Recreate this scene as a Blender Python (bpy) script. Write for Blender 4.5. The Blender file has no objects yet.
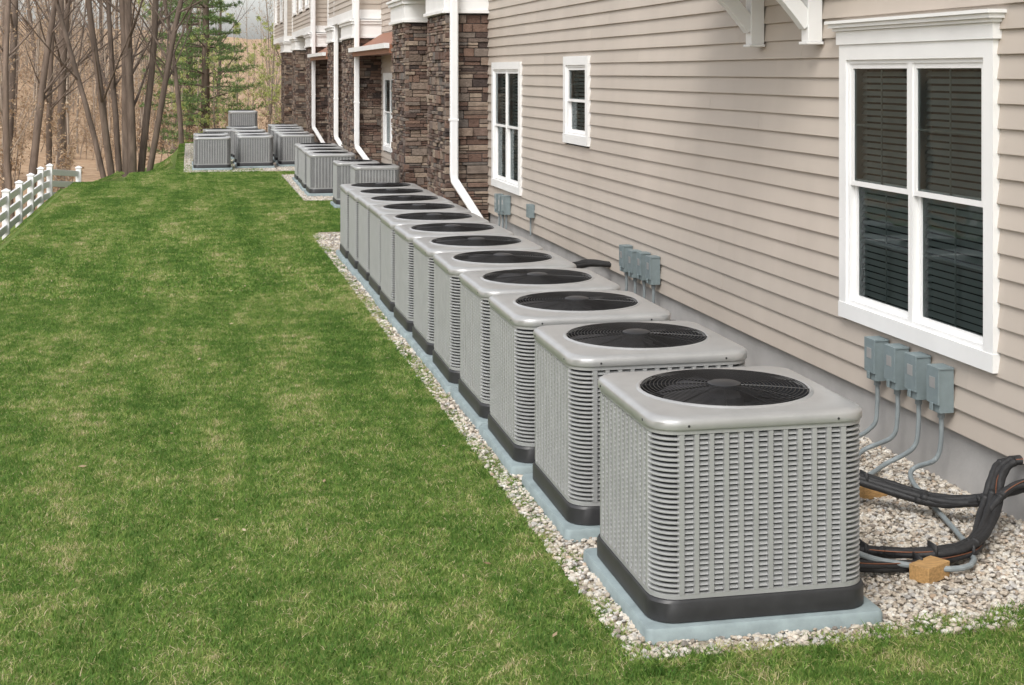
import bpy, math, random
import numpy as np
from mathutils import Vector, Matrix, noise
random.seed(7)
R = random.Random(11)
scene = bpy.context.scene
COL = scene.collection
W = 4.05          # wall plane
PX = 3.43         # pillar face
CAMH = 2.27

# ---------------------------------------------------------------- mesh builder
class MB:
    def __init__(s):
        s.v=[]; s.f=[]; s.m=[]; s.r=[]
    def face(s, pts, mat=0, rnd=0.5):
        b=len(s.v); s.v.extend([tuple(p) for p in pts]); s.f.append(tuple(range(b,b+len(pts)))); s.m.append(mat); s.r.append(rnd)
    def box(s,x0,x1,y0,y1,z0,z1,mat=0,rnd=0.5):
        b=len(s.v)
        s.v.extend([(x0,y0,z0),(x1,y0,z0),(x1,y1,z0),(x0,y1,z0),(x0,y0,z1),(x1,y0,z1),(x1,y1,z1),(x0,y1,z1)])
        for q in ((3,2,1,0),(4,5,6,7),(0,1,5,4),(1,2,6,5),(2,3,7,6),(3,0,4,7)):
            s.f.append(tuple(b+i for i in q)); s.m.append(mat); s.r.append(rnd)
    def obox(s,c,ax,ay,az,mat=0,rnd=0.5):
        c=Vector(c);b=len(s.v)
        for sz in(-1,1):
            for sx,sy in((-1,-1),(1,-1),(1,1),(-1,1)):
                s.v.append(tuple(c+ax*sx+ay*sy+az*sz))
        for q in ((3,2,1,0),(4,5,6,7),(0,1,5,4),(1,2,6,5),(2,3,7,6),(3,0,4,7)):
            s.f.append(tuple(b+i for i in q)); s.m.append(mat); s.r.append(rnd)
    def loft(s,loops,mat=0,rnd=0.5,close=True,cap0=False,cap1=False):
        n=len(loops[0]); b=len(s.v)
        for L in loops: s.v.extend([tuple(p) for p in L])
        for i in range(len(loops)-1):
            for j in range(n if close else n-1):
                k=(j+1)%n
                s.f.append((b+i*n+j,b+i*n+k,b+(i+1)*n+k,b+(i+1)*n+j)); s.m.append(mat); s.r.append(rnd)
        if cap0: s.f.append(tuple(b+j for j in reversed(range(n)))); s.m.append(mat); s.r.append(rnd)
        if cap1: s.f.append(tuple(b+(len(loops)-1)*n+j for j in range(n))); s.m.append(mat); s.r.append(rnd)
    def tube(s,pts,rad,sides=8,mat=0,rnd=0.5,cap=True):
        pts=[Vector(p) for p in pts]; n=len(pts)
        rs=rad if isinstance(rad,(list,tuple)) else [rad]*n
        loops=[]; u=None
        for i,p in enumerate(pts):
            d=(pts[min(i+1,n-1)]-pts[max(i-1,0)])
            if d.length<1e-9: d=Vector((0,0,1))
            d.normalize()
            if u is None:
                u=d.cross(Vector((0,0,1)));
                if u.length<.05: u=d.cross(Vector((1,0,0)))
            u=(u-d*u.dot(d)).normalized(); w=d.cross(u)
            loops.append([p+(u*math.cos(a)+w*math.sin(a))*rs[i] for a in [2*math.pi*k/sides for k in range(sides)]])
        s.loft(loops,mat,rnd,True,cap,cap)
    def mesh(s,name,mats,smooth=False):
        me=bpy.data.meshes.new(name); me.from_pydata(s.v,[],s.f)
        for m in mats: me.materials.append(m)
        me.polygons.foreach_set('material_index',s.m)
        a=me.attributes.new('rnd','FLOAT','FACE'); a.data.foreach_set('value',s.r)
        if smooth:
            me.polygons.foreach_set('use_smooth',[True]*len(s.f))
        me.update(); return me
    def obj(s,name,mats,parent=None,smooth=False,bevel=0):
        o=bpy.data.objects.new(name,s.mesh(name,mats,smooth)); COL.objects.link(o)
        if parent: o.parent=parent
        if bevel:
            m=o.modifiers.new('b','BEVEL'); m.width=bevel; m.segments=2; m.limit_method='ANGLE'
        return o
def empty(name,loc=(0,0,0),parent=None):
    e=bpy.data.objects.new(name,None); e.empty_display_size=.2; e.location=loc; COL.objects.link(e)
    if parent: e.parent=parent
    return e
def inst(name,me,parent=None,loc=(0,0,0),rot=0,scale=1):
    o=bpy.data.objects.new(name,me); COL.objects.link(o); o.location=loc; o.rotation_euler=(0,0,rot)
    o.scale=(scale,)*3 if not isinstance(scale,tuple) else scale
    if parent: o.parent=parent
    return o
def catmull(P,n=8):
    P=[Vector(p) for p in P]; out=[]
    for i in range(len(P)-1):
        a=P[max(i-1,0)];b=P[i];c=P[i+1];d=P[min(i+2,len(P)-1)]
        for k in range(n):
            t=k/n
            out.append(.5*((2*b)+(c-a)*t+(2*a-5*b+4*c-d)*t*t+(3*b-a-3*c+d)*t**3))
    out.append(P[-1]); return out
def sstep(t):
    t=max(0,min(1,t)); return t*t*(3-2*t)

# ---------------------------------------------------------------- materials
def newmat(name):
    m=bpy.data.materials.new(name); m.use_nodes=True
    nt=m.node_tree; b=nt.nodes['Principled BSDF']
    return m,nt,b
def ramp(nt,stops,interp='LINEAR'):
    r=nt.nodes.new('ShaderNodeValToRGB'); cr=r.color_ramp; cr.interpolation=interp
    while len(cr.elements)<len(stops): cr.elements.new(.5)
    for e,(p,c) in zip(cr.elements,stops): e.position=p; e.color=(*c,1)
    return r
def mixc(nt,a,b,f,mode='MIX'):
    m=nt.nodes.new('ShaderNodeMix'); m.data_type='RGBA'; m.blend_type=mode
    for s,x in ((m.inputs[6],a),(m.inputs[7],b)):
        if isinstance(x,tuple): s.default_value=(*x,1)
        else: nt.links.new(x,s)
    if isinstance(f,(int,float)): m.inputs[0].default_value=f
    else: nt.links.new(f,m.inputs[0])
    return m.outputs[2]
def pos(nt):
    return nt.nodes.new('ShaderNodeNewGeometry').outputs['Position']
def noi(nt,scale,detail=4,vec=None,rough=.55):
    n=nt.nodes.new('ShaderNodeTexNoise'); n.inputs['Scale'].default_value=scale; n.inputs['Detail'].default_value=detail
    n.inputs['Roughness'].default_value=rough
    nt.links.new(vec if vec else pos(nt),n.inputs['Vector']); return n.outputs['Fac']
def attr(nt,name='rnd'):
    a=nt.nodes.new('ShaderNodeAttribute'); a.attribute_name=name; return a.outputs['Fac']
def bump(nt,b,h,strength=.3,dist=.01):
    n=nt.nodes.new('ShaderNodeBump'); n.inputs['Strength'].default_value=strength; n.inputs['Distance'].default_value=dist
    nt.links.new(h,n.inputs['Height']); nt.links.new(n.outputs['Normal'],b.inputs['Normal'])
def simple(name,c,rough=.6,var=.12,scale=6,metal=0,bs=.0,bscale=80,rndvar=0,spec=.5,stretch=None):
    m,nt,b=newmat(name); b.inputs['Roughness'].default_value=rough; b.inputs['Metallic'].default_value=metal
    b.inputs['Specular IOR Level'].default_value=spec
    vec=pos(nt)
    if stretch:
        mp=nt.nodes.new('ShaderNodeMapping'); mp.inputs['Scale'].default_value=stretch; nt.links.new(vec,mp.inputs[0]); vec=mp.outputs[0]
    d=tuple(x*(1-var) for x in c); l=tuple(min(1,x*(1+var)) for x in c)
    r=ramp(nt,[(.3,d),(.7,l)]); nt.links.new(noi(nt,scale,5,vec),r.inputs[0]); out=r.outputs[0]
    if rndvar:
        r2=ramp(nt,[(0,(1-rndvar,)*3),(1,(1,)*3)]); nt.links.new(attr(nt),r2.inputs[0])
        out=mixc(nt,out,r2.outputs[0],1.0,'MULTIPLY')
    nt.links.new(out,b.inputs['Base Color'])
    if bs: bump(nt,b,noi(nt,bscale,4,vec),bs,.005)
    return m

M_side=simple('vinyl_siding_beige',(.475,.418,.362),.5,.06,1.6,rndvar=.07,bs=.06,bscale=25,spec=.35,stretch=(1,1,.35))
M_white=simple('white_trim_paint',(.78,.78,.77),.45,.04,3)
M_whitedown=simple('white_aluminium',(.8,.8,.8),.35,.03,3)
M_vinylf=simple('white_fence_vinyl',(.78,.78,.78),.4,.04,2)
M_lid=simple('painted_steel_lid',(.42,.42,.415),.28,.08,7,metal=.35,bs=.03,bscale=200)
M_body=simple('painted_steel_body',(.385,.39,.39),.34,.06,9,metal=.25)
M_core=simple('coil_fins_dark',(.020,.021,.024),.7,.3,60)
M_black=simple('black_base_pan',(.028,.028,.030),.42,.2,14,bs=.05)
M_fan=simple('dark_fan_blades',(.06,.06,.065),.35,.15,14)
M_wire=simple('black_wire',(.014,.014,.015),.35,.1,10)
M_pad=simple('grey_composite_pad',(.25,.305,.315),.7,.2,8,bs=.2,bscale=120)
M_elec=simple('grey_electrical_box',(.19,.235,.245),.45,.08,20)
M_cond=simple('grey_conduit',(.22,.25,.26),.5,.1,20)
M_foam=simple('black_pipe_insulation',(.018,.018,.019),.6,.3,40,bs=.4,bscale=90)
M_copper=simple('copper_tube',(.22,.09,.05),.45,.15,20,metal=.5)
M_wood=simple('wood_block',(.42,.25,.10),.7,.3,25,bs=.2,stretch=(1,4,4))
M_concrete=simple('foundation_concrete',(.40,.39,.38),.85,.14,3,bs=.3,bscale=40)
M_coppe=simple('brown_fascia',(.28,.12,.07),.5,.1,4)
M_roof=simple('asphalt_shingle',(.07,.065,.06),.9,.3,20,bs=.4,bscale=40)
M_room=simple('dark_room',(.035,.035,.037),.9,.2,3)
M_blind=simple('window_blinds',(.33,.35,.34),.6,.05,3)
M_grid=simple('window_grille_bars',(.30,.32,.31),.6,.05,3)
M_bark=simple('tree_bark',(.20,.155,.125),.9,.35,7,bs=.6,bscale=30,rndvar=.5,spec=.2,stretch=(1,1,.25))
M_bark2=simple('grey_bark',(.34,.28,.225),.9,.35,5,bs=.6,bscale=30,rndvar=.5,spec=.2,stretch=(1,1,.25))

def glassmat():
    m=bpy.data.materials.new('window_glass'); m.use_nodes=True; nt=m.node_tree; nt.nodes.clear()
    o=nt.nodes.new('ShaderNodeOutputMaterial'); t=nt.nodes.new('ShaderNodeBsdfTransparent'); t.inputs[0].default_value=(.58,.65,.64,1)
    g=nt.nodes.new('ShaderNodeBsdfGlossy'); g.inputs['Roughness'].default_value=.03; g.inputs[0].default_value=(.62,.68,.7,1)
    fr=nt.nodes.new('ShaderNodeFresnel'); fr.inputs[0].default_value=1.45
    mx=nt.nodes.new('ShaderNodeMixShader'); nt.links.new(fr.outputs[0],mx.inputs[0]); nt.links.new(t.outputs[0],mx.inputs[1]); nt.links.new(g.outputs[0],mx.inputs[2])
    bp=nt.nodes.new('ShaderNodeBump'); bp.inputs['Strength'].default_value=.12; bp.inputs['Distance'].default_value=.02
    nt.links.new(noi(nt,2.0,2),bp.inputs['Height']); nt.links.new(bp.outputs[0],g.inputs['Normal'])
    nt.links.new(mx.outputs[0],o.inputs[0]); return m
M_glass=glassmat()

def stonemat():
    m,nt,b=newmat('ledge_stone'); b.inputs['Roughness'].default_value=.9
    r=ramp(nt,[(0,(.055,.042,.038)),(.2,(.14,.085,.065)),(.4,(.22,.14,.105)),(.55,(.16,.14,.125)),(.7,(.27,.20,.155)),(.85,(.36,.285,.22)),(1,(.11,.075,.06))])
    nt.links.new(attr(nt),r.inputs[0])
    r2=ramp(nt,[(.25,(.6,.6,.6)),(.75,(1,1,1))]); n=noi(nt,14,6); nt.links.new(n,r2.inputs[0])
    nt.links.new(mixc(nt,r.outputs[0],r2.outputs[0],1.0,'MULTIPLY'),b.inputs['Base Color']); bump(nt,b,noi(nt,30,6),.9,.02); return m
M_stone=stonemat()
M_mortar=simple('mortar_dark',(.05,.043,.04),.95,.2,20)

def grassmat():
    m=bpy.data.materials.new('grass_blades'); m.use_nodes=True; nt=m.node_tree; b=nt.nodes['Principled BSDF']
    out=nt.nodes['Material Output']
    b.inputs['Roughness'].default_value=.6; b.inputs['Specular IOR Level'].default_value=.2
    r=ramp(nt,[(0,(.066,.145,.025)),(.33,(.120,.225,.040)),(.58,(.215,.315,.07)),(.75,(.36,.39,.135)),(.88,(.48,.42,.22)),(1,(.58,.49,.32))])
    def mr(n,a,b_,c,d):
        q=nt.nodes.new('ShaderNodeMapRange'); q.inputs[1].default_value=a; q.inputs[2].default_value=b_; q.inputs[3].default_value=c; q.inputs[4].default_value=d; nt.links.new(n,q.inputs[0]); return q.outputs[0]
    def add(a,b_):
        q=nt.nodes.new('ShaderNodeMath'); q.operation='ADD'; nt.links.new(a,q.inputs[0]); nt.links.new(b_,q.inputs[1]); return q.outputs[0]
    mp=nt.nodes.new('ShaderNodeMapping'); mp.inputs['Scale'].default_value=(2.2,.35,1); nt.links.new(pos(nt),mp.inputs[0])
    s=add(mr(noi(nt,.9,5,mp.outputs[0],.6),.36,.66,-.20,.28),mr(noi(nt,8,6,None,.8),.36,.66,-.28,.44))
    s=add(s,mr(noi(nt,1.9,4,None,.7),.4,.68,-.10,.28))
    s=add(s,attr(nt)); nt.links.new(s,r.inputs[0])
    nt.links.new(r.outputs[0],b.inputs['Base Color'])
    tr=nt.nodes.new('ShaderNodeBsdfTranslucent'); nt.links.new(r.outputs[0],tr.inputs[0])
    mx=nt.nodes.new('ShaderNodeMixShader'); mx.inputs[0].default_value=.3; nt.links.new(b.outputs[0],mx.inputs[1]); nt.links.new(tr.outputs[0],mx.inputs[2]); nt.links.new(mx.outputs[0],out.inputs[0])
    return m
M_grass=grassmat()

def groundmat():
    m,nt,b=newmat('ground_lawn_and_leaf_litter'); b.inputs['Roughness'].default_value=.95; b.inputs['Specular IOR Level'].default_value=.15
    g=ramp(nt,[(.3,(.08,.14,.028)),(.55,(.13,.18,.045)),(.75,(.25,.22,.11))]); nt.links.new(noi(nt,3,8,None,.7),g.inputs[0])
    l=ramp(nt,[(.3,(.24,.155,.095)),(.5,(.41,.28,.18)),(.7,(.56,.43,.30))]); nt.links.new(noi(nt,2.2,10,None,.75),l.inputs[0])
    nt.links.new(mixc(nt,g.outputs[0],l.outputs[0],attr(nt,'wood')),b.inputs['Base Color']); bump(nt,b,noi(nt,9,8,None,.7),.6,.05); return m
M_ground=groundmat()
def gravelmat(n,vor):
    m,nt,b=newmat(n); b.inputs['Roughness'].default_value=.8
    r=ramp(nt,[(0,(.20,.185,.17)),(.12,(.38,.32,.26)),(.3,(.55,.485,.40)),(.55,(.67,.62,.54)),(.75,(.44,.425,.41)),(.9,(.74,.71,.65)),(1,(.46,.34,.24))])
    if vor:
        v=nt.nodes.new('ShaderNodeTexVoronoi'); v.inputs['Scale'].default_value=55; nt.links.new(pos(nt),v.inputs['Vector'])
        nt.links.new(v.outputs['Color'],r.inputs[0]); 
        nt.links.new(mixc(nt,r.outputs[0],(.6,.57,.52),1,'MULTIPLY'),b.inputs['Base Color'])
        bump(nt,b,v.outputs['Distance'],.8,.02)
    else:
        nt.links.new(attr(nt),r.inputs[0]); r2=ramp(nt,[(.3,(.82,.82,.82)),(.7,(1,1,1))]); nt.links.new(noi(nt,60,3),r2.inputs[0])
        r3=ramp(nt,[(.35,(.8,.79,.77)),(.6,(1,1,1))]); nt.links.new(noi(nt,1.6,4),r3.inputs[0])
        nt.links.new(mixc(nt,mixc(nt,r.outputs[0],r2.outputs[0],1,'MULTIPLY'),r3.outputs[0],1,'MULTIPLY'),b.inputs['Base Color'])
    return m
M_gravb=gravelmat('gravel_bed',True); M_peb=gravelmat('pebbles',False)
def leafmat(name,stops,trans=.4):
    m=bpy.data.materials.new(name); m.use_nodes=True; nt=m.node_tree; b=nt.nodes['Principled BSDF']; out=nt.nodes['Material Output']
    b.inputs['Roughness'].default_value=.6; r=ramp(nt,stops); nt.links.new(attr(nt),r.inputs[0]); nt.links.new(r.outputs[0],b.inputs['Base Color'])
    tr=nt.nodes.new('ShaderNodeBsdfTranslucent'); nt.links.new(r.outputs[0],tr.inputs[0])
    mx=nt.nodes.new('ShaderNodeMixShader'); mx.inputs[0].default_value=trans; nt.links.new(b.outputs[0],mx.inputs[1]); nt.links.new(tr.outputs[0],mx.inputs[2]); nt.links.new(mx.outputs[0],out.inputs[0]); return m
M_leafg=leafmat('spring_leaves',[(0,(.26,.32,.09)),(.6,(.48,.53,.18)),(1,(.62,.64,.32))])
M_leafb=leafmat('dry_leaves',[(0,(.30,.19,.11)),(.6,(.52,.38,.25)),(1,(.64,.52,.38))])
M_pine=leafmat('pine_needles',[(0,(.07,.12,.04)),(.6,(.15,.24,.075)),(1,(.26,.36,.13))],.3)

# ---------------------------------------------------------------- terrain
def sdist(x,y):
    s1=-2.3-x
    s2=-.935*(x+1.9)+.355*(y-31)
    a=max(s1,s2)
    if x>-6: a=min(a,max(-x,y-48))
    return a
def th(x,y):
    s=sdist(x,y)
    z=0
    if s>0:
        z-=1.5*(1-math.exp(-.62*s))*sstep(s/.8+.1)
        z+=8*sstep((s-14)/32)
        if s>3: z+=.25*noise.noise(Vector((x*.2,y*.2,0)))*min(1,(s-3)/3)
    return z
xs=np.concatenate([np.linspace(-320,-60,14)[:-1],np.linspace(-60,-14,32)[:-1],np.linspace(-14,-5,22)[:-1],np.arange(-5,2,.22),np.linspace(2,8,8),np.linspace(10,60,20),np.linspace(75,320,10)])
ys=np.concatenate([np.linspace(-120,-20,10)[:-1],np.linspace(-20,10,30)[:-1],np.arange(10,52,.5),np.linspace(52,120,50),np.linspace(130,420,16)])
vv=[];wood=[]
for y in ys:
    for x in xs:
        vv.append((x,y,th(x,y))); wood.append(sstep((sdist(x,y)-1.3)/1.2+.25*noise.noise(Vector((x,y,3)))))
nx=len(xs); ff=[(j*nx+i,j*nx+i+1,(j+1)*nx+i+1,(j+1)*nx+i) for j in range(len(ys)-1) for i in range(nx-1)]
me=bpy.data.meshes.new('ground'); me.from_pydata(vv,[],ff); me.materials.append(M_ground)
a=me.attributes.new('wood','FLOAT','POINT'); a.data.foreach_set('value',wood)
me.polygons.foreach_set('use_smooth',[True]*len(ff))
g=bpy.data.objects.new('ground',me); COL.objects.link(g)

# ---------------------------------------------------------------- grass patches
def grass_patch(seed,n,hm=.022,wm=.0019,size=1.0):
    rg=np.random.RandomState(seed)
    P=rg.rand(n,2)*size-size/2
    ang=rg.rand(n)*2*np.pi; h=hm*(.5+.8*rg.rand(n)); w=wm*(.7+.6*rg.rand(n)); lean=h*(.3+1.1*rg.rand(n)); la=rg.rand(n)*2*np.pi
    dead=rg.rand(n)<.12; h[dead]*=.6; lean[dead]*=2.2
    dx=np.cos(ang)*w; dy=np.sin(ang)*w; lx=np.cos(la)*lean; ly=np.sin(la)*lean
    V=np.zeros((n,5,3))
    V[:,0]=np.stack([P[:,0]-dx,P[:,1]-dy,np.zeros(n)-.003],1); V[:,1]=np.stack([P[:,0]+dx,P[:,1]+dy,np.zeros(n)-.003],1)
    V[:,2]=np.stack([P[:,0]+dx*.8+lx*.35,P[:,1]+dy*.8+ly*.35,h*.6],1); V[:,3]=np.stack([P[:,0]-dx*.8+lx*.35,P[:,1]-dy*.8+ly*.35,h*.6],1)
    V[:,4]=np.stack([P[:,0]+lx,P[:,1]+ly,h],1)
    me=bpy.data.meshes.new('grass_patch'); idx=np.arange(n)*5
    loops=np.stack([idx,idx+1,idx+2,idx+3,idx+3,idx+2,idx+4],1).ravel()
    me.vertices.add(n*5); me.vertices.foreach_set('co',V.ravel()); me.loops.add(n*7); me.loops.foreach_set('vertex_index',loops)
    ls=np.stack([np.arange(n)*7,np.arange(n)*7+4],1).ravel(); me.polygons.add(n*2); me.polygons.foreach_set('loop_start',ls)
    me.update(calc_edges=True); me.validate()
    r=rg.rand(n)*.54; r[dead]=.72+.25*rg.rand(dead.sum())
    a=me.attributes.new('rnd','FLOAT','FACE'); a.data.foreach_set('value',np.repeat(r,2).astype(np.float32))
    me.materials.append(M_grass); return me
gp=[grass_patch(i,12500) for i in range(4)]
gp2=[grass_patch(i+10,5200,.026,.0038) for i in range(3)]
lawn=empty('lawn_grass')
GX0=1.66; GY0=5.32
def place_patch(cx,cy,pool,size=1.0):
    z=th(cx,cy); e=.3
    nrm=Vector((-(th(cx+e,cy)-th(cx-e,cy))/(2*e),-(th(cx,cy+e)-th(cx,cy-e))/(2*e),1)).normalized()
    q=Vector((0,0,1)).rotation_difference(nrm)
    o=bpy.data.objects.new('grass_patch',R.choice(pool)); COL.objects.link(o); o.parent=lawn
    o.rotation_mode='QUATERNION'
    o.rotation_quaternion=q@Matrix.Rotation(R.choice([0,1,2,3])*math.pi/2,3,'Z').to_quaternion()
    o.location=(cx,cy,z); o.scale=(size,size,1)
for j in range(0,47):
    for i in range(-9,1):
        cx=GX0-.5+i*1.0; cy=2.5+j
        if sdist(cx,cy)>1.9 or cy>48: continue
        place_patch(cx,cy,gp if cy<15 else gp2)
for j in range(3):
    for i in range(4):
        place_patch(GX0+.5+i,GY0-.5-j,gp)
for j in range(5): place_patch(GX0+.5,21.1+j,gp2)
for j in range(7): place_patch(1.45,26.1+j,gp2)
for i in range(3): place_patch(GX0+.5+i*.9,32.85,gp2)
fr=grass_patch(44,260,.028,.0022,.16)
for k in range(290):
    y=5.3+k*.055+R.uniform(-.05,.05)
    if R.random()<.8: inst('grass_fringe',fr,lawn,(GX0+.035*math.sin(y*1.9)+R.uniform(-.05,.05),y,.0),R.random()*6.28,R.uniform(.6,1.1))
for k in range(90):
    x=GX0+k*.035
    if R.random()<.85: inst('grass_fringe',fr,lawn,(x,GY0+.07*math.sin(x*2.3)+R.uniform(-.04,.07),.0),R.random()*6.28,R.uniform(.7,1.3))

# ---------------------------------------------------------------- gravel
gravel=MB(); 
def gsheet(mb,x0,x1,y0,y1): mb.face([(x0,y0,.004),(x1,y0,.004),(x1,y1,.004),(x0,y1,.004)])
GR=[(GX0,W+.03,GY0,20.6),(2.66,W+.03,20.6,25.6),(1.95,W+.03,25.6,32.3),(-.15,W+.03,33.4,47)]
for q in GR: gsheet(gravel,*q)
gravel.obj('gravel_bed',[M_gravb])
import bmesh
bm=bmesh.new(); bmesh.ops.create_icosphere(bm,subdivisions=2,radius=1); bm.verts.ensure_lookup_table()
ico_v=np.array([v.co[:] for v in bm.verts]); ico_f=np.array([[v.index for v in f.verts] for f in bm.faces]); bm.free()
bm=bmesh.new(); bmesh.ops.create_icosphere(bm,subdivisions=1,radius=1)
ico1_v=np.array([v.co[:] for v in bm.verts]); ico1_f=np.array([[v.index for v in f.verts] for f in bm.faces]); bm.free()
def peb_patch(seed,n,rmin,rmax,size=.5,lod=0):
    rg=np.random.RandomState(seed); V=[];F=[];C=[]
    iv,if_=(ico_v,ico_f) if lod==0 else (ico1_v,ico1_f)
    for k in range(n):
        r=rmin+(rmax-rmin)*rg.rand()**1.8; s=np.array([1+.5*rg.rand(),.8+.35*rg.rand(),.5+.35*rg.rand()])*r
        v=iv*(1+.16*rg.randn(len(iv),1)*(.5 if lod==0 else 1)) 
        pl=rg.randn(3); pl/=np.linalg.norm(pl); d=v@pl; v=v-np.outer(np.clip(d-.6,0,1),pl)
        v=v*s
        a,b,c=rg.rand(3)*6.28; b=(b-3.14)*.2; ca,sa,cb,sb=np.cos(a),np.sin(a),np.cos(b),np.sin(b)
        v=v@np.array([[1,0,0],[0,cb,-sb],[0,sb,cb]])@np.array([[ca,-sa,0],[sa,ca,0],[0,0,1]])
        p=np.array([(rg.rand()-.5)*size,(rg.rand()-.5)*size,.004+r*.35+.010*rg.rand()])
        F.append(if_+len(iv)*k); V.append(v+p); C+= [rg.rand()]*len(if_)
    V=np.concatenate(V);F=np.concatenate(F)
    me=bpy.data.meshes.new('pebble_patch'); me.from_pydata(V.tolist(),[],F.tolist()); me.materials.append(M_peb)
    a=me.attributes.new('rnd','FLOAT','FACE'); a.data.foreach_set('value',C)
    return me
pp=[peb_patch(i,900,.005,.0145) for i in range(3)]
pp2=[peb_patch(i+5,420,.007,.018,.5,1) for i in range(3)]
gp_e=empty('gravel_stones')
for (x0,x1,y0,y1) in GR:
    nxp=int(round((x1-x0)/.5)); sx=(x1-x0)/nxp; nyp=int((y1-y0)/.5)
    for i in range(nxp):
        for j in range(nyp):
            cy=y0+.25+j*.5; cx=x0+sx*(i+.5)
            inst('pebble_patch',R.choice(pp if cy<9.5 else pp2),gp_e,(cx,cy,0),R.choice([0,1,2,3])*math.pi/2)
# a few dead leaves blown onto lawn and gravel
lm=MB(); rgl=random.Random(3)
for k in range(70):
    x=rgl.uniform(-2,3.9); y=rgl.uniform(5.4,16)
    if 1.75<x<2.8 and y<18.1: continue
    s=rgl.uniform(.008,.017); a=rgl.random()*6.28; c=Vector((x,y,.026)); u=Vector((math.cos(a),math.sin(a),rgl.uniform(-.3,.3))); v=Vector((-math.sin(a),math.cos(a),rgl.uniform(-.4,.4)))
    lm.face([c-u*s*1.5,c-v*s*.7,c+u*s*1.5,c+v*s*.7],0,rgl.random())
lm.obj('fallen_leaves',[M_leafb])

# ---------------------------------------------------------------- AC condenser
def rr(hw,r,z,ns=8,nc=6):
    pts=[]
    for c,(sx,sy) in enumerate(((1,-1),(1,1),(-1,1),(-1,-1))):
        cx,cy=sx*(hw-r),sy*(hw-r); a0=-math.pi/2+c*math.pi/2
        for k in range(nc+1):
            a=a0+k*(math.pi/2)/nc; pts.append((cx+r*math.cos(a),cy+r*math.sin(a),z))
        nx_=((1,1),(-1,1),(-1,-1),(1,-1))[c]
        p=pts[-1]; ncx,ncy=nx_[0]*(hw-r),nx_[1]*(hw-r); a=a0+math.pi/2; q=(ncx+r*math.cos(a),ncy+r*math.sin(a))
        for k in range(1,ns):
            t=k/ns; pts.append((p[0]*(1-t)+q[0]*t,p[1]*(1-t)+q[1]*t,z))
    return pts
def circ(rad,z,like):
    out=[]
    for p in like:
        a=math.atan2(p[1],p[0]); out.append((rad*math.cos(a),rad*math.sin(a),z))
    return out
CR=.105
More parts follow.
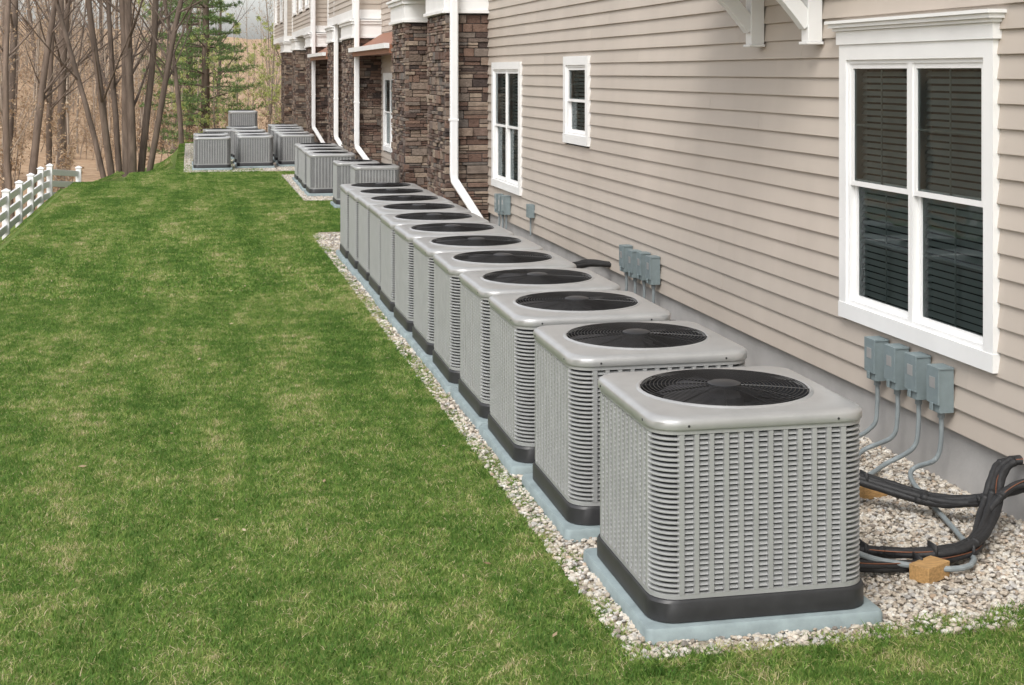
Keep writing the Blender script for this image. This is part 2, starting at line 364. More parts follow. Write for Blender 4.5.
def condenser_mesh():
    m=MB()
    # 0 body 1 lid 2 core 3 black 4 wire 5 fan
    hw=.430
    m.loft([rr(.432,CR,0),rr(.441,CR,.004),rr(.441,CR,.074),rr(.436,CR,.084),rr(.41,CR,.086)],3)
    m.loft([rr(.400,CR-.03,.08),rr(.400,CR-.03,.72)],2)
    m.loft([rr(.40,CR,.086),rr(hw,CR,.086),rr(hw,CR,.104),rr(.40,CR,.106)],0)
    m.loft([rr(.40,CR,.700),rr(hw,CR,.702),rr(hw,CR,.724)],0)
    p=.0196; z=.111
    def crnr(c,off,z,r,ns=7):
        sx,sy=((1,-1),(1,1),(-1,1),(-1,-1))[c]; cx,cy=sx*(hw-CR),sy*(hw-CR); a0=-math.pi/2+c*math.pi/2; rr_=CR+off
        return [(cx+rr_*math.cos(a0+k*math.pi/2/ns),cy+rr_*math.sin(a0+k*math.pi/2/ns),z) for k in range(ns+1)]
    while z<.694:
        for c in range(4):
            m.loft([crnr(c,o_,z+dz,0) for o_,dz in ((-.02,.010),(-.004,.0088),(0,.006),(0,.002),(-.003,0),(-.018,.001))],0,close=False)
        z+=p
    fl=hw-CR; n=11
    cell=2*fl/n
    for side in range(4):
        a=side*math.pi/2; t=Vector((math.cos(a),math.sin(a),0)); nn=Vector((math.sin(a),-math.cos(a),0)); Z=Vector((0,0,1))
        for k in range(n+1):
            u=-fl+cell*k; wd=.0115 if 0<k<n else .013
            prof=[(-wd,-.012),(-wd*.75,.0055),(wd*.75,.0055),(wd,-.012)]
            m.loft([[t*(u+x)+nn*(hw-.004+y)+Z*zz for x,y in prof] for zz in (.104,.701)],0,close=False)
        z=.108
        while z<.690:
            for k in range(n):
                u0=-fl+cell*k+.0085; u1=-fl+cell*(k+1)-.0085
                rows=[]
                for (o_,dz) in ((-.012,.0170),(-.008,.0125),(.0015,.0055),(-.002,.004),(-.012,.0045)):
                    rows.append([t*u0+nn*(hw-.004+min(o_,-.008))+Z*(z+dz),t*(u0+.005)+nn*(hw-.004+o_)+Z*(z+dz),t*(u1-.005)+nn*(hw-.004+o_)+Z*(z+dz),t*u1+nn*(hw-.004+min(o_,-.008))+Z*(z+dz)])
                m.loft(rows,0,close=False)
            z+=p
    o=.437
    base=rr(o,CR+.01,.718)
    Rf=.342
    L=[rr(o-.02,CR,.720),rr(o,CR+.005,.720),rr(o+.002,CR+.007,.724),rr(o+.002,CR+.007,.748),rr(o-.002,CR+.006,.756),rr(o-.012,CR,.763),rr(o-.035,CR-.005,.768)]
    L+= [circ(Rf+.018,.772,base),circ(Rf+.013,.776,base),circ(Rf+.005,.778,base),circ(Rf,.775,base),circ(Rf-.003,.755,base)]
    m.loft(L,1)
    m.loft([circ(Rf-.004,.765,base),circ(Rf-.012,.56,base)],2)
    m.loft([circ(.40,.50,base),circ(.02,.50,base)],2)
    for s in range(4):
        a=s*math.pi/2; t=Vector((math.cos(a),math.sin(a),0)); nn=Vector((math.sin(a),-math.cos(a),0))
        for u in (-.3,.3):
            c=t*u+nn*(o+.001)+Vector((0,0,.735))
            m.loft([[c+ (t*math.cos(q)+Vector((0,0,1))*math.sin(q))*.005+nn*d for q in [k*math.pi/4 for k in range(8)]] for d in (0,.003)],3,cap1=True,cap0=True)
    r=.066
    while r<Rf-.002:
        zc=.779+.012*(1-(r/Rf)**2); S=56; sd=4; w=.0018
        loops=[]
        for i in range(S+1):
            a=2*math.pi*i/S
            loops.append([((r+w*math.cos(b))*math.cos(a),(r+w*math.cos(b))*math.sin(a),zc+w*math.sin(b)) for b in [math.pi/4+j*math.pi/2 for j in range(sd)]])
        m.loft(loops,4); r+=.0158
    for i in range(12):
        a=2*math.pi*i/12+.2; pts=[]
        for t in (0,.25,.5,.75,1):
            r=.05+(Rf-.05)*t; pts.append((r*math.cos(a),r*math.sin(a),.775+.012*(1-(r/Rf)**2)))
        m.tube(pts,.003,5,4)
    ci=[2*math.pi*i/24 for i in range(24)]
    m.loft([[(r*math.cos(a),r*math.sin(a),z) for a in ci] for r,z in ((.068,.784),(.068,.793),(.055,.798),(.001,.800))],3)
    m.loft([[(r*math.cos(a),r*math.sin(a),z) for a in ci] for r,z in ((.08,.58),(.08,.745),(.05,.757),(.001,.757))],5)
    for bl in range(3):
        a0=bl*2*math.pi/3+.5; rows=[]
        for t in range(7):
            rad=.07+.255*t/6; span=.42+.22*math.sin(t/6*math.pi)
            rows.append([(rad*math.cos(a0+u*span+.3*t/6),rad*math.sin(a0+u*span+.3*t/6),.738+(-u)*.03) for u in (-1,-.5,0,.5,1)])
        m.loft(rows,5,close=False)
    return m
cm=condenser_mesh(); cme=cm.mesh('condenser',[M_body,M_lid,M_core,M_black,M_wire,M_fan],True)
cme.set_sharp_from_angle(angle=math.radians(32))
pm=MB(); pm.loft([rr(.475,.03,0),rr(.475,.03,.045),rr(.468,.025,.058),rr(.44,.02,.060)],0,cap1=True)
pme=pm.mesh('equipment_pad',[M_pad],True); pme.set_sharp_from_angle(angle=math.radians(32))
def unit(cx,cy,s=1.07,rot=None,pad=True,hs=1.0,z=.006):
    e=empty('air_conditioner_unit',(cx,cy,z))
    e.rotation_euler=(0,0,R.uniform(-.012,.012) if rot is None else rot)
    inst('condenser',cme,e,(0,0,.06),R.choice([0,math.pi/2,-math.pi/2,math.pi]),(s,s,s*hs))
    if pad: inst('equipment_pad',pme,e,(0,0,0),0,(s,s,1))
    return e
backs=[6.44,7.72,8.87,9.93,10.99,12.04,13.08,14.10,15.12,16.12,17.07,18.0]
for b in backs: unit(2.275+R.uniform(-.012,.012),b-.465)
for k in range(4): unit(2.55+R.uniform(-.02,.02),26.9+k*1.12,.97,hs=.95)
unit(2.92,23.4,.84,hs=1.08); unit(2.74,24.5,.84,hs=1.08)
for k,(x,y) in enumerate([(.5,34.4),(1.5,34.9),(2.5,35.3),(.5,36.2),(1.5,36.4),(2.5,36.9),(1.5,38.4),(2.5,38.6),(.75,38.9),(2.6,40.2),(1.4,40.6),(2.6,42)]): unit(x,y,.96,hs=.95)
unit(1.6,45.8,1.0,hs=1.3)

# ---------------------------------------------------------------- building
bld=empty('apartment_building')
def siding(mb,o,u,n,length,z0,z1,holes=(),pitch=.127,mat=0,seed=1):
    rg=random.Random(seed); o=Vector(o);u=Vector(u);n=Vector(n); z=z0; ci=0
    while z<z1-.001:
        zt=min(z+pitch,z1)
        js=[0]; x=rg.uniform(.4,3.6)
        while x<length: js.append(x); x+=3.66
        js.append(length)
        for a,b in zip(js[:-1],js[1:]):
            segs=[(a,b)]
            for (h0,h1,hz0,hz1) in holes:
                if z+pitch*.5>hz0 and z+pitch*.5<hz1:
                    ns=[]
                    for s0,s1 in segs:
                        if h1<=s0 or h0>=s1: ns.append((s0,s1)); continue
                        if h0>s0: ns.append((s0,h0))
                        if h1<s1: ns.append((h1,s1))
                    segs=ns
            off=rg.uniform(0,.003); rn=rg.random()
            for s0,s1 in segs:
                if s1-s0<.005: continue
                steps=max(1,int((s1-s0)/.6)); 
                prev=None
                for k in range(steps+1):
                    s=s0+(s1-s0)*k/steps; wob=.003*noise.noise(Vector((s*.9+ci*7.1,ci*3.3,o.x))); wz=.0026*noise.noise(Vector((s*.6+ci*3.1,ci*5.3,2+o.x)))
                    P=o+u*s
                    pts=[P+n*0+Vector((0,0,z-.001)), P+n*(.020+off+wob)+Vector((0,0,z+wz)), P+n*(.0195+off+wob)+Vector((0,0,z+.006+wz)), P+n*(.001+off*.3)+Vector((0,0,zt+.004))]
                    if prev:
                        for q in range(3): mb.face([prev[q],pts[q],pts[q+1],prev[q+1]],mat,rn)
                    elif k==0: mb.face([pts[0],pts[1],pts[2],pts[3]],mat,rn)
                    prev=pts
        z=zt; ci+=1
def window(y0,y1,z0,z1,panes=2,header=True,X=W,blind=True):
    m=MB() # 0 white 1 glass 2 room 3 blind
    c=.095; pr=X-.045
    m.box(pr,X+.02,y0,y0+c,z0+c,z1-c); m.box(pr,X+.02,y1-c,y1,z0+c,z1-c); m.box(pr,X+.02,y0,y1,z1-c,z1); m.box(pr-.004,X+.02,y0-.004,y1+.004,z0,z0+c)
    if header:
        m.box(pr-.012,X+.02,y0-.02,y1+.02,z1+.001,z1+.085); m.box(pr-.03,X+.02,y0-.035,y1+.035,z1+.086,z1+.105)
        m.box(pr-.052,X+.02,y0-.055,y1+.055,z1+.106,z1+.13); m.box(pr-.07,X+.02,y0-.07,y1+.07,z1+.131,z1+.15)
    a0=y0+c;a1=y1-c;b0=z0+c;b1=z1-c; wv=(a1-a0)/panes
    for k in range(panes):
        p0=a0+wv*k; p1=p0+wv
        j=.024
        m.box(X-.03,X+.09,p0,p0+j,b0,b1); m.box(X-.03,X+.09,p1-j,p1,b0,b1); m.box(X-.029,X+.09,p0+j,p1-j,b1-j,b1); m.box(X-.029,X+.09,p0+j,p1-j,b0,b0+j)
        q0=p0+j;q1=p1-j;r0=b0+j;r1=b1-j;mid=(r0+r1)/2; f=.030
        for (s0,s1,xo) in ((mid-.02,r1,X-.022),(r0,mid+.02,X+.008)):
            m.box(xo,xo+.028,q0,q0+f,s0,s1); m.box(xo,xo+.028,q1-f,q1,s0,s1); m.box(xo+.001,xo+.028,q0+f,q1-f,s1-f,s1); m.box(xo+.001,xo+.028,q0+f,q1-f,s0,s0+f)
            # glass normal faces outdoors (-X)
            m.face([(xo+.012,q0+f,s1-f),(xo+.012,q1-f,s1-f),(xo+.012,q1-f,s0+f),(xo+.012,q0+f,s0+f)],1)
            g0,g1,h0,h1=q0+f,q1-f,s0+f,s1-f
            m.box(xo+.016,xo+.021,(g0+g1)/2-.006,(g0+g1)/2+.006,h0,h1,4)
            m.box(xo+.0165,xo+.0205,g0,g1,(h0+h1)/2-.006,(h0+h1)/2+.006,4)
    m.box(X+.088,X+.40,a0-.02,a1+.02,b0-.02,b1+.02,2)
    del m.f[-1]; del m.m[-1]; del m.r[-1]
    if blind:
        for k in range(panes):
            p0=a0+wv*k+.03;p1=p0+wv-.06; z=b0+.02
            while z<b1-.03:
                m.face([(X+.045,p0,z),(X+.045,p1,z),(X+.064,p1,z+.027),(X+.064,p0,z+.027)],3,R.random()); z+=.040
    m.obj('window',[M_white,M_glass,M_room,M_blind,M_grid],bld)
    return (y0+.02,y1-.02,z0+.02,z1-.02)
holesY=[]
YB=-6.0
def H(h): holesY.append((h[0]-YB,h[1]-YB,h[2],h[3]))
H(window(6.70,8.50,.73,2.44)); H(window(14.45,15.45,1.50,2.44,1,False)); H(window(17.60,19.33,.73,2.40,2,False))
H(window(28.7,30.7,.62,2.25,2,False)); H(window(1.0,2.8,.73,2.44)); H(window(38.0,39.8,.7,2.4)); H(window(46.0,47.8,.7,2.4))
for y in (2.0,8.0,14.0,26.8,29.3): H(window(y,y+1.5,3.9,5.4,2,False))
sm=MB(); siding(sm,(W,YB,.33),(0,1,0),(-1,0,0),68,.0,6.0,[(a,b,c-.33,d-.33) for a,b,c,d in holesY],seed=3)
sm.obj('siding_wall',[M_side],bld)
bm_=MB(); bm_.box(W+.02,16,YB,62,-.3,.328); bm_.obj('foundation',[M_concrete],bld)
cb=MB(); cb.box(4.52,16,YB+.02,61.98,.33,6.3); cb.box(W+.02,4.52,YB,YB+.05,.33,6.3); cb.box(W+.02,4.52,61.9,61.95,.33,6.3); cb.obj('rear_walls',[M_side],bld)
rf=MB()
rf.loft([[(3.3,YB-.5,6.33),(10,YB-.5,9.3),(16.8,YB-.5,6.33),(16.8,YB-.5,6.2),(3.3,YB-.5,6.2)],[(3.3,62.5,6.33),(10,62.5,9.3),(16.8,62.5,6.33),(16.8,62.5,6.2),(3.3,62.5,6.2)]],0,cap0=True,cap1=True)
rf.obj('roof',[M_roof],bld)

def pillar(y0,y1,zt,x0=PX,x1=W):
    m=MB(); m.box(x0+.03,x1-.002,y0+.03,y1-.03,0,zt,1)
    rg=random.Random(int(y0*100))
    def facefill(o,u,n,L):
        z=0
        while z<zt-.02:
            h=rg.choice([.04,.06,.08,.12]); h=min(h,zt-z); x=0
            while x<L-.001:
                l=min(rg.uniform(.09,.32),L-x)
                if L-x-l<.08: l=L-x
                # some stones split into two thin courses
                parts=[(0,h)] if h<.07 or rg.random()<.6 else [(0,h*.45),(h*.45,h)]
                for (ha,hb) in parts:
                    d=rg.uniform(.005,.05); hh=hb-ha; c=Vector(o)+Vector(u)*(x+l/2)+Vector((0,0,z+(ha+hb)/2))+Vector(n)*(d/2-.02)
                    g=.0045
                    m.obox(c,Vector(u)*(l/2-g),Vector(n)*(d/2+.02),Vector((0,0,hh/2-g)),0,rg.random())
                x+=l
            z+=h
    facefill((x0+.0,y0+.03,0),(1,0,0),(0,-1,0),x1-x0-.002)
    facefill((x0+.03,y1-.0,0),(0,-1,0),(-1,0,0),y1-y0)
    facefill((x1-.002,y1-.03,0),(-1,0,0),(0,1,0),x1-x0-.002)
    m.obj('stone_pillar',[M_stone,M_mortar],bld,bevel=.006)
    t=MB(); t.box(x0-.05,x1-.002,y0-.05,y1+.05,zt+.001,zt+.05); t.box(x0-.02,x1-.002,y0-.02,y1+.02,zt+.051,zt+.30); t.box(x0-.06,x1-.002,y0-.06,y1+.06,zt+.301,zt+.36); t.box(x0-.09,x1-.002,y0-.09,y1+.09,zt+.361,zt+.40)
    t.obj('pillar_cap',[M_white],bld,bevel=.005)
PIL=[(19.7,21.25),(23.5,25.1),(31.2,33.6),(35.7,37.2),(42.3,44.3),(48.6,50.4),(54.5,56.5)]
for a,b in PIL: pillar(a,b,3.08 if a<30 else 3.0)
def bay(y0,y1,z0,z1,x0=PX+.02,win=True):
    m=MB()
    hol=[]
    L=y1-y0
    if win:
        n=max(1,int(L/2.6)); 
        for k in range(n):
            yc=y0+L*(k+.5)/n; hol.append((yc-.65,yc+.65))
            window(yc-.65,yc+.65,z0+.55,z0+2.1,1,False,X=x0)
    siding(m,(x0,y0,z0),(0,1,0),(-1,0,0),L,0,z1-z0,[(a-y0+.02,b-y0-.02,.57,2.08) for a,b in hol],seed=int(y0))
    siding(m,(x0,y0,z0),(1,0,0),(0,-1,0),W-x0,0,z1-z0,seed=int(y0)+1)
    siding(m,(W,y1,z0),(-1,0,0),(0,1,0),W-x0,0,z1-z0,seed=int(y0)+2)
    m.box(x0+.42,W-.001,y0+.01,y1-.01,z0+.01,z1-.01)
    m.obj('bay_siding',[M_side],bld)
    t=MB()
    t.box(x0-.03,x0+.09,y0-.03,y0+.09,z0,z1); t.box(x0-.03,x0+.09,y1-.09,y1+.03,z0,z1); t.box(x0-.035,W-.001,y0-.035,y1+.035,z0-.2,z0-.001)
    t.obj('bay_trim',[M_white],bld,bevel=.004)
bay(19.8,25.0,3.70,6.19); bay(31.3,37.1,3.62,6.19); bay(42.4,50.3,3.62,6.19); bay(54.6,61.5,3.62,6.19)
for y0,y1 in ((25.2,31.1),(37.3,42.2)):
    p=MB()
    p.loft([[(3.45,y,2.62),(3.45,y,2.74),(W-.001,y,3.10),(W-.001,y,2.62)] for y in (y0,y1)],0,cap0=True,cap1=True)
    p.box(3.40,3.448,y0,y1,2.60,2.76,1); p.box(3.31,3.399,y0,y1,2.69,2.78,2)
    p.obj('porch_roof',[M_coppe,M_coppe,M_white],bld)
def dspout(x,y,ztop,zel,ex,ey,ez=.14):
    m=MB(); hx,hy=.055,.042
    path=[(x,y,ztop),(x,y,zel+.08),(x+.02*(ex-x),y-.01,zel),(ex,ey,ez),(ex+.14,ey-.06,ez-.05)]
    loops=[]
    P=[Vector(q) for q in path]
    for i,q in enumerate(P):
        d=(P[min(i+1,len(P)-1)]-P[max(i-1,0)]).normalized()
        u=Vector((0,1,0)); u=(u-d*u.dot(d)).normalized(); w=d.cross(u)
        loops.append([q+w*a*hx+u*b*hy for a,b in ((-1,-.7),(-.7,-1),(.7,-1),(1,-.7),(1,.7),(.7,1),(-.7,1),(-1,.7))])
    m.loft(loops,0,cap0=True,cap1=True)
    for z in (ztop-.6,1.6): m.box(x-hx-.004,x+hx+.004,y-hy-.004,y+hy+.06,z,z+.03)
    m.obj('downspout',[M_whitedown],bld,bevel=.003)
dspout(PX+.10,19.56,6.1,.78,3.92,19.30); dspout(PX+.06,31.06,6.1,.66,3.86,30.8); dspout(PX+.06,42.2,6.1,.66,3.8,42.0); dspout(PX+.06,35.58,6.1,.66,3.8,35.4)
m=MB()
for yb in (8.80,9.78):
    m.box(W-.12,W-.02,yb,yb+.11,2.47,3.14); m.box(W-.135,W-.015,yb-.01,yb+.12,2.45,2.469)
    m.box(3.15,W-.121,yb,yb+.11,3.04,3.14)
    a=Vector((W-.10,yb+.055,2.58)); b=Vector((3.28,yb+.055,3.08))
    w=(b-a).normalized().cross(Vector((0,1,0)))
    pts=[]
    for k in range(9):
        t=k/8; q=a.lerp(b,t)+w*(-.07*math.sin(math.pi*t)); pts.append(q)
    loops=[]
    for i,q in enumerate(pts):
        dd=(pts[min(i+1,8)]-pts[max(i-1,0)]).normalized(); ww=dd.cross(Vector((0,1,0)))
        loops.append([q+ww*s*.05+Vector((0,1,0))*t*.045 for s,t in((-1,-1),(1,-1),(1,1),(-1,1))])
    m.loft(loops,0,cap0=True,cap1=True)
m.obj('knee_brackets',[M_white],bld,bevel=.004)
m=MB(); m.box(3.08,W-.001,8.5,10.2,3.141,3.24,0); m.loft([[(3.0,y,3.241),(3.0,y,3.28),(W-.001,y,3.6),(W-.001,y,3.241)] for y in (8.4,10.3)],1,cap0=True,cap1=True); m.obj('entry_hood',[M_white,M_roof],bld)

# ---------------------------------------------------------------- electrical disconnects
def ebox(y,z,conduit):
    m=MB(); x1=W-.022; x0=x1-.085; hw=.056
    m.box(x0,x1,y-hw,y+hw,z,z+.235,0); m.box(x0-.012,x0-.0005,y-hw-.007,y+hw+.007,z+.045,z+.245,0)
    m.box(x0-.010,x1,y-hw-.006,y+hw+.006,z+.2355,z+.246,0)
    m.box(x0-.022,x0-.0125,y-.012,y+.012,z+.01,z+.05,0)
    m.box(x0-.0135,x0-.0121,y-.03,y+.03,z+.13,z+.19,2)
    m.tube(catmull(conduit,8),.0135,10,1)
    for f in (conduit[0],): m.tube([(f[0],f[1],f[2]+.005),(f[0],f[1],f[2]-.035)],.02,10,1)
    o=m.obj('electrical_disconnect_box',[M_elec,M_cond,M_lid],bevel=.003); return o
def egroup(yc,z0,units,ysp=.235,n=4):
    for k in range(n):
        y=yc+(k-(n-1)/2)*ysp; z=z0+R.uniform(-.012,.012)
        c0=(W-.066,y,z)
        tgt=units[k%len(units)]
        cond=[c0,(W-.066,y+R.uniform(-.01,.01),z-.16),(W-.09,y+.02,.16),(W-.22,y+.05+.04*k,.06),(tgt[0]+.75,tgt[1]+.05*k,.05),(tgt[0]+.30,tgt[1],.08),(tgt[0],tgt[1],.22)]
        ebox(y,z,cond)
egroup(7.56,.44,[(2.73,5.98),(2.73,7.2),(2.73,7.3),(2.73,8.4)],.25)
egroup(12.6,.40,[(2.73,11.4),(2.73,12.4),(2.73,12.6),(2.73,13.5)],.27)
egroup(18.5,.42,[(2.73,16.6),(2.73,17.4),(2.73,17.5)],.22,3)
m=MB(); m.box(W-.09,W-.018,16.9,17.05,.52,.68,0); m.tube([(W-.05,16.98,.52),(W-.05,16.98,.3)],.012,8,1); m.obj('utility_outlet_box',[M_elec,M_cond],bevel=.01)

# ---------------------------------------------------------------- refrigerant lines
def bundle(path,n=4,r=.020,spread=.03,name='refrigerant_line_set',wires=True):
    m=MB()
    for k in range(n):
        ox,oy,oz=[R.uniform(-spread,spread) for _ in range(3)]
        P=[]
        for i,q in enumerate(path):
            s=.6 if i in(0,len(path)-1) else 1
            P.append((q[0]+(ox+R.uniform(-.014,.014))*s,q[1]+(oy+R.uniform(-.014,.014))*s,max(r+.012,q[2]+(abs(oz)*.6+R.uniform(0,.012))*s)))
        C=catmull(P,9)
        m.tube(C,[r*(1+.06*math.sin(i*1.7+k)) for i in range(len(C))],9,0)
        for t in range(6,len(C)-6,14):
            m.tube([C[t],C[t+1]],r*1.13,9,0)
    if wires:
        P=[(q[0]+R.uniform(-.02,.02),q[1]-.02,q[2]+.022+R.uniform(-.006,.01)) for q in path]; m.tube(catmull(P,9),.0028,6,1)
        for i in (2,3):
            q=Vector(path[i]); m.obox(q+Vector((0,0,.02)),Vector((.005,0,0)),Vector((0,.04,0)),Vector((0,0,.035)),0)
    return m.obj(name,[M_foam,M_copper,M_cond],smooth=True)
bundle([(2.70,6.22,.18),(2.82,6.18,.13),(3.00,6.12,.07),(3.30,6.03,.07),(3.55,6.10,.09),(3.76,6.32,.14),(3.88,6.46,.26),(3.98,6.50,.32),(4.1,6.46,.33)],5,.018,.033)
bundle([(2.70,6.02,.12),(2.9,5.98,.06),(3.2,5.98,.04),(3.5,6.05,.05),(3.66,6.22,.08),(3.80,6.34,.17),(3.95,6.36,.25),(4.1,6.32,.26)],4,.017,.028)
bundle([(2.70,7.35,.20),(2.9,7.3,.24),(3.15,7.12,.22),(3.4,6.92,.15),(3.65,6.68,.10),(3.80,6.52,.13),(3.9,6.42,.20),(4.1,6.40,.24)],5,.019,.03)
for b in backs[2:]:
    y=b-.3
    bundle([(2.70,y,.12),(2.9,y,.08),(3.2,y+.05,.05),(3.6,y+.1,.05),(3.85,y+.12,.07),(3.98,y+.12,.10),(4.09,y+.12,.11)],3,.02,.025,wires=False)
bundle([(3.15,13.3,.05),(3.35,13.5,.2),(3.55,13.6,.32),(3.8,13.7,.37),(4.09,13.7,.35)],7,.018,.06,wires=False)
def woodblock(x,y,rot,s=(.085,.045,.045)):
    m=MB(); ca,sa=math.cos(rot),math.sin(rot)
    m.obox((x,y,s[2]+.012),Vector((ca,sa,0))*s[0],Vector((-sa,ca,0))*s[1],Vector((0,0,s[2])))
    m.obj('wood_block',[M_wood],bevel=.003)
woodblock(3.22,5.91,.5,(.085,.05,.036)); woodblock(3.55,7.12,.2,(.09,.045,.04))

# ---------------------------------------------------------------- fence
fe=empty('white_rail_fence')
pathp=[]
y=-5.0
while y<29.9: pathp.append((-2.86,y)); y+=1.83
pathp+= [(-2.74,30.3),(-2.3,31.9)]
fm=MB()
FH=.76
for (x,y) in pathp:
    z=th(x,y); fm.box(x-.055,x+.055,y-.055,y+.055,z-.2,z+FH); fm.box(x-.068,x+.068,y-.068,y+.068,z+FH,z+FH+.022)
    fm.loft([[(x+a*.058,y+b*.058,z+FH+.0221) for a,b in((-1,-1),(1,-1),(1,1),(-1,1))],[(x+a*.01,y+b*.01,z+FH+.05) for a,b in((-1,-1),(1,-1),(1,1),(-1,1))]],0,cap1=True)
for (a,b) in zip(pathp[:-1],pathp[1:]):
    A=Vector((*a,th(*a)));B=Vector((*b,th(*b)))
    for zz in (.18,.41,.64):
        d=(B-A); L=d.length; d.normalize(); s=d.cross(Vector((0,0,1))).normalized(); up=s.cross(d)
        fm.obox((A+B)/2+Vector((0,0,zz)),d*(L/2-.058),s*.02,up*.06)
fm.obj('rails_and_posts',[M_vinylf],fe,bevel=.005)

# ---------------------------------------------------------------- trees
def rvec(rg): 
    return Vector((rg.gauss(0,1),rg.gauss(0,1),rg.gauss(0,1))).normalized()
def leafquad(mb,b,s,mat,rg):
    u=rvec(rg);v=rvec(rg); v=(v-u*v.dot(u)).normalized()
    mb.face([b-u*s,b-v*s*.6,b+u*s,b+v*s*.6],mat,min(1,max(0,rg.gauss(.5,.25))))
def limb(mb,p,d,L,r,lev,rg,leafs=None,leafn=0,sides=6,mat=0,up=.08,kids=(5,4,3),wig=.12,tmin=.12,taper=.82,rn=None):
    n=max(3,int(L/ (.6 if lev==0 else .4))); n=min(n,14)
    pts=[p.copy()];rs=[r]; q=p.copy(); dd=d.copy()
    if rn is None: rn=rg.random()
    for i in range(n):
        dd=(dd+rvec(rg)*wig+Vector((0,0,up))).normalized(); q=q+dd*(L/n); pts.append(q.copy()); rs.append(max(.0035,r*(1-taper*(i+1)/n)))
    mb.tube(pts,rs,max(3,sides-lev*2 if lev<2 else 3),mat,rn,cap=False)
    if lev<len(kids):
        for k in range(kids[lev]):
            t=rg.uniform(tmin if lev==0 else .15,.98); i=min(n-1,int(t*n)); f=t*n-i; b=pts[i].lerp(pts[i+1],f)
            ax=(pts[i+1]-pts[i]).normalized(); s=rvec(rg); s=(s-ax*s.dot(ax)).normalized()
            nd=(ax*rg.uniform(.45,.9)+s*rg.uniform(.4,.8)).normalized()
            limb(mb,b,nd,L*rg.uniform(.18,.38)*(1-t*.4),max(.004,rs[i]*.38),lev+1,rg,leafs,leafn,sides,mat,up,kids,wig*1.3,rn=rn)
    if leafs is not None and lev>=len(kids)-1:
        for k in range(leafn):
            t=rg.random(); i=min(n-1,int(t*n)); b=pts[i]+rvec(rg)*.15*rg.random(); leafquad(mb,b,rg.uniform(.03,.06),leafs,rg)
def tree_mesh(seed,kind):
    rg=random.Random(seed); mb=MB()
    if kind=='bare':
        limb(mb,Vector((0,0,-.3)),Vector((rg.uniform(-.05,.05),rg.uniform(-.05,.05),1)),rg.uniform(11,15),rg.uniform(.07,.14),0,rg,None,0,7,0,.05,(12,4,2),.035,.25,.7)
        return mb.mesh('bare_tree',[M_bark,M_leafg],True)
    if kind=='bare2':
        limb(mb,Vector((0,0,-.3)),Vector((rg.uniform(-.07,.07),rg.uniform(-.07,.07),1)),rg.uniform(8,11),rg.uniform(.04,.07),0,rg,1,1,6,0,.05,(13,4,2),.05,.15)
        return mb.mesh('bare_tree',[M_bark2,M_leafb],True)
    if kind=='green':
        limb(mb,Vector((0,0,-.3)),Vector((rg.uniform(-.08,.08),rg.uniform(-.08,.08),1)),rg.uniform(7,9),rg.uniform(.05,.08),0,rg,1,8,6,0,.04,(20,5,2),.06,.08)
        return mb.mesh('spring_tree',[M_bark2,M_leafg],True)
    if kind=='brush':
        for k in range(8):
            a=rg.random()*6.28
            limb(mb,Vector((rg.gauss(0,.5),rg.gauss(0,.5),-.1)),Vector((math.cos(a)*.3,math.sin(a)*.3,1)).normalized(),rg.uniform(1.6,3.4),.016,0,rg,1,4,4,0,.04,(7,3),.12)
        return mb.mesh('brush',[M_bark2,M_leafb],True)
    if kind=='pine':
        Ht=rg.uniform(11,14); mb.tube([(0,0,-.3),(0.05,0,Ht*.5),(0,0.05,Ht)],[.19,.11,.01],8,0,.5)
        z=.9
        while z<Ht-.3:
            nb=rg.randint(4,6); a0=rg.random()*6.28
            for k in range(nb):
                if z<2.0 and rg.random()<.4: continue
                L=(Ht-z)*.15+.5; L*=rg.uniform(.7,1.15); a=a0+k*6.28/nb+rg.uniform(-.3,.3)
                d=Vector((math.cos(a),math.sin(a),rg.uniform(.0,.25))).normalized(); n=7; pts=[Vector((0,0,z))]
                for i in range(n): d=(d+Vector((0,0,-.03 if i<4 else .06))+rvec(rg)*.06).normalized(); pts.append(pts[-1]+d*L/n)
                mb.tube(pts,[.028*(1-i/(n+1))+.004 for i in range(n+1)],4,0,.4,cap=False)
                for i in range(2,n+1):
                    for s in (-1,1):
                        side=d.cross(Vector((0,0,1))).normalized()*s; l2=L*.36*(1.1-i/(n+1))
                        tip=pts[i]+side*l2+d*l2*.6+Vector((0,0,rg.uniform(-.1,.1)))
                        for w in range(8):
                            b=pts[i].lerp(tip,(w+.5)/8)+rvec(rg)*.05
                            base=min(1,max(0,rg.gauss(.5,.22)))
                            for h in range(3):
                                v=(rvec(rg)+Vector((0,0,.4))+d*.4).normalized(); u=rvec(rg); u=(u-v*u.dot(v)).normalized()*.014; ln=rg.uniform(.08,.16)
                                mb.face([b-u,b+u,b+v*ln],1,base)
            z+=rg.uniform(.38,.6)
        return mb.mesh('pine_tree',[M_bark,M_pine],True)
T_b=[tree_mesh(100+i,'bare') for i in range(4)]; T_b2=[tree_mesh(200+i,'bare2') for i in range(4)]
T_g=[tree_mesh(300+i,'green') for i in range(3)]; T_br=[tree_mesh(400+i,'brush') for i in range(3)]; T_p=[tree_mesh(500+i,'pine') for i in range(2)]
wd=empty('woodland_trees')
def plant(me,x,y,s=1,parent=wd,name=None,rot=None):
    return inst(name or me.name.split('.')[0],me,parent,(x,y,th(x,y)-.05),R.random()*6.28 if rot is None else rot,(s*R.uniform(.9,1.1),s*R.uniform(.9,1.1),s))
def wpt(px,d):
    t=(px-512)/1450; l=t*d; c,s=math.cos(math.radians(12.52)),math.sin(math.radians(12.52)); return l*c+d*s, d*c-l*s
cnt=0
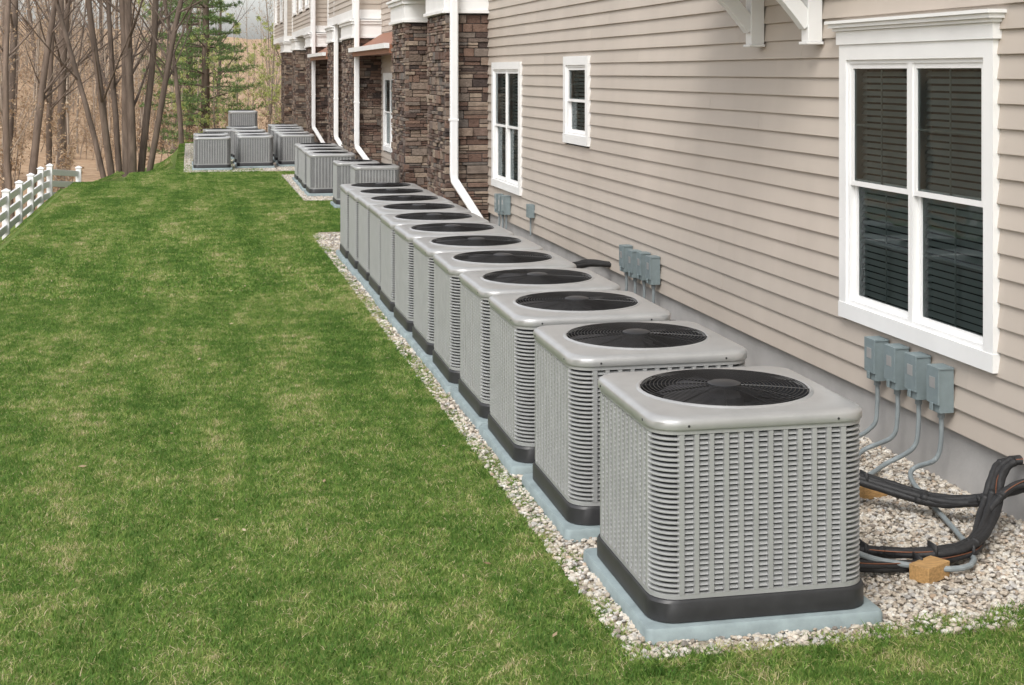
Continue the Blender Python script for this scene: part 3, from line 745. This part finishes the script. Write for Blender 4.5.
while cnt<190:
    Y=R.uniform(40,110); X=R.uniform(-22,9) 
    if X>2.0+ (Y-50)*.05 and Y<64: continue
    if sdist(X,Y)<3.2: continue
    b=(X*.9762-Y*.2168)/(X*.2168+Y*.9762)*1450+512
    if b<-60: continue
    if 218<b<262 and R.random()<.8: continue
    k=R.random()
    if k<.18: plant(R.choice(T_b),X,Y,R.uniform(.8,1.2))
    elif k<.86: plant(R.choice(T_b2),X,Y,R.uniform(.7,1.2))
    elif k<.92 and b>150: plant(R.choice(T_g),X,Y,R.uniform(.6,1.05))
    else: plant(R.choice(T_br),X,Y,R.uniform(.8,1.4))
    cnt+=1
for k in range(55):
    X=R.uniform(-26,-8); Y=R.uniform(-10,40)
    q=R.random(); plant(R.choice(T_b if q<.3 else T_b2),X,Y,R.uniform(.8,1.2))
for k in range(50):
    Y=R.uniform(42,90); X=R.uniform(-18,4)
    if sdist(X,Y)<2.5: continue
    plant(R.choice(T_br),X,Y,R.uniform(.6,1.1))
for px,d,s in ((205,52,1.0),(190,64,1.1)):
    x,y=wpt(px,d); plant(T_p[int(px)%2],x,y,s,None,'pine_tree')
for px,d,s in ((218,50,.55),(236,70,.6),(266,62,.75),(180,58,.8),(252,80,.8),(276,66,.9),(170,74,1)):
    x,y=wpt(px,d); plant(T_g[int(px)%3],x,y,s,None,'spring_tree')
for px,d,s in ((12,36,.8),(30,38,.9),(50,41,.8),(5,42,1.0),(182,46,.7)):
    x,y=wpt(px,d); plant(T_b[int(px)%4],x,y,s,None,'bare_tree')
mb=MB(); rg=random.Random(5); bx,by=wpt(130,37.0); bz=th(bx,by)
lean=[(-.17,.1,.075),(-.11,-.1,.10),(-.07,.12,.085),(-.025,-.05,.12),(.025,-.12,.12),(.07,.05,.10),(.115,-.1,.085)]
for lx,ly,r in lean:
    limb(mb,Vector((bx+lx*3.0,by+ly*2,bz-.3)),Vector((lx*1.2,ly,1)).normalized(),rg.uniform(11,14),r,0,rg,None,0,9,0,.012,(13,6,3),.035,.22,.6,rn=.3)
mb.obj('multi_stem_tree',[M_bark],smooth=True)

# ---------------------------------------------------------------- light, world
w=bpy.data.worlds.new('World'); scene.world=w; w.use_nodes=True; nt=w.node_tree; nt.nodes.clear()
sky=nt.nodes.new('ShaderNodeTexSky'); sky.sky_type='NISHITA'; sky.sun_disc=False; sky.sun_elevation=math.radians(48); sky.sun_rotation=math.radians(214); sky.dust_density=3; sky.air_density=1.2
hs=nt.nodes.new('ShaderNodeHueSaturation'); hs.inputs['Saturation'].default_value=.22; hs.inputs['Value'].default_value=1.75
bg=nt.nodes.new('ShaderNodeBackground'); bg.inputs['Strength'].default_value=.15; o=nt.nodes.new('ShaderNodeOutputWorld')
nt.links.new(sky.outputs[0],hs.inputs['Color']); nt.links.new(hs.outputs[0],bg.inputs[0]); nt.links.new(bg.outputs[0],o.inputs[0])
sd=bpy.data.lights.new('sun','SUN'); sd.energy=1.5; sd.angle=math.radians(25); sd.color=(1,.96,.9)
so=bpy.data.objects.new('sun',sd); COL.objects.link(so)
az=math.radians(214); el=math.radians(48); dv=Vector((math.sin(az)*math.cos(el),math.cos(az)*math.cos(el),math.sin(el)))
so.rotation_euler=dv.to_track_quat('Z','Y').to_euler(); so.location=(0,0,20)
# ---------------------------------------------------------------- camera
cd=bpy.data.cameras.new('camera'); co=bpy.data.objects.new('camera',cd); COL.objects.link(co)
cd.sensor_width=36; cd.lens=36*1450/1024; cd.shift_y=-(342.5-72)/1024; cd.clip_end=1500; cd.clip_start=.05
co.location=(0,0,CAMH); co.rotation_euler=(math.radians(90),0,-math.radians(12.52)); scene.camera=co
scene.view_settings.view_transform='Standard'; scene.view_settings.look='None'; scene.view_settings.exposure=0
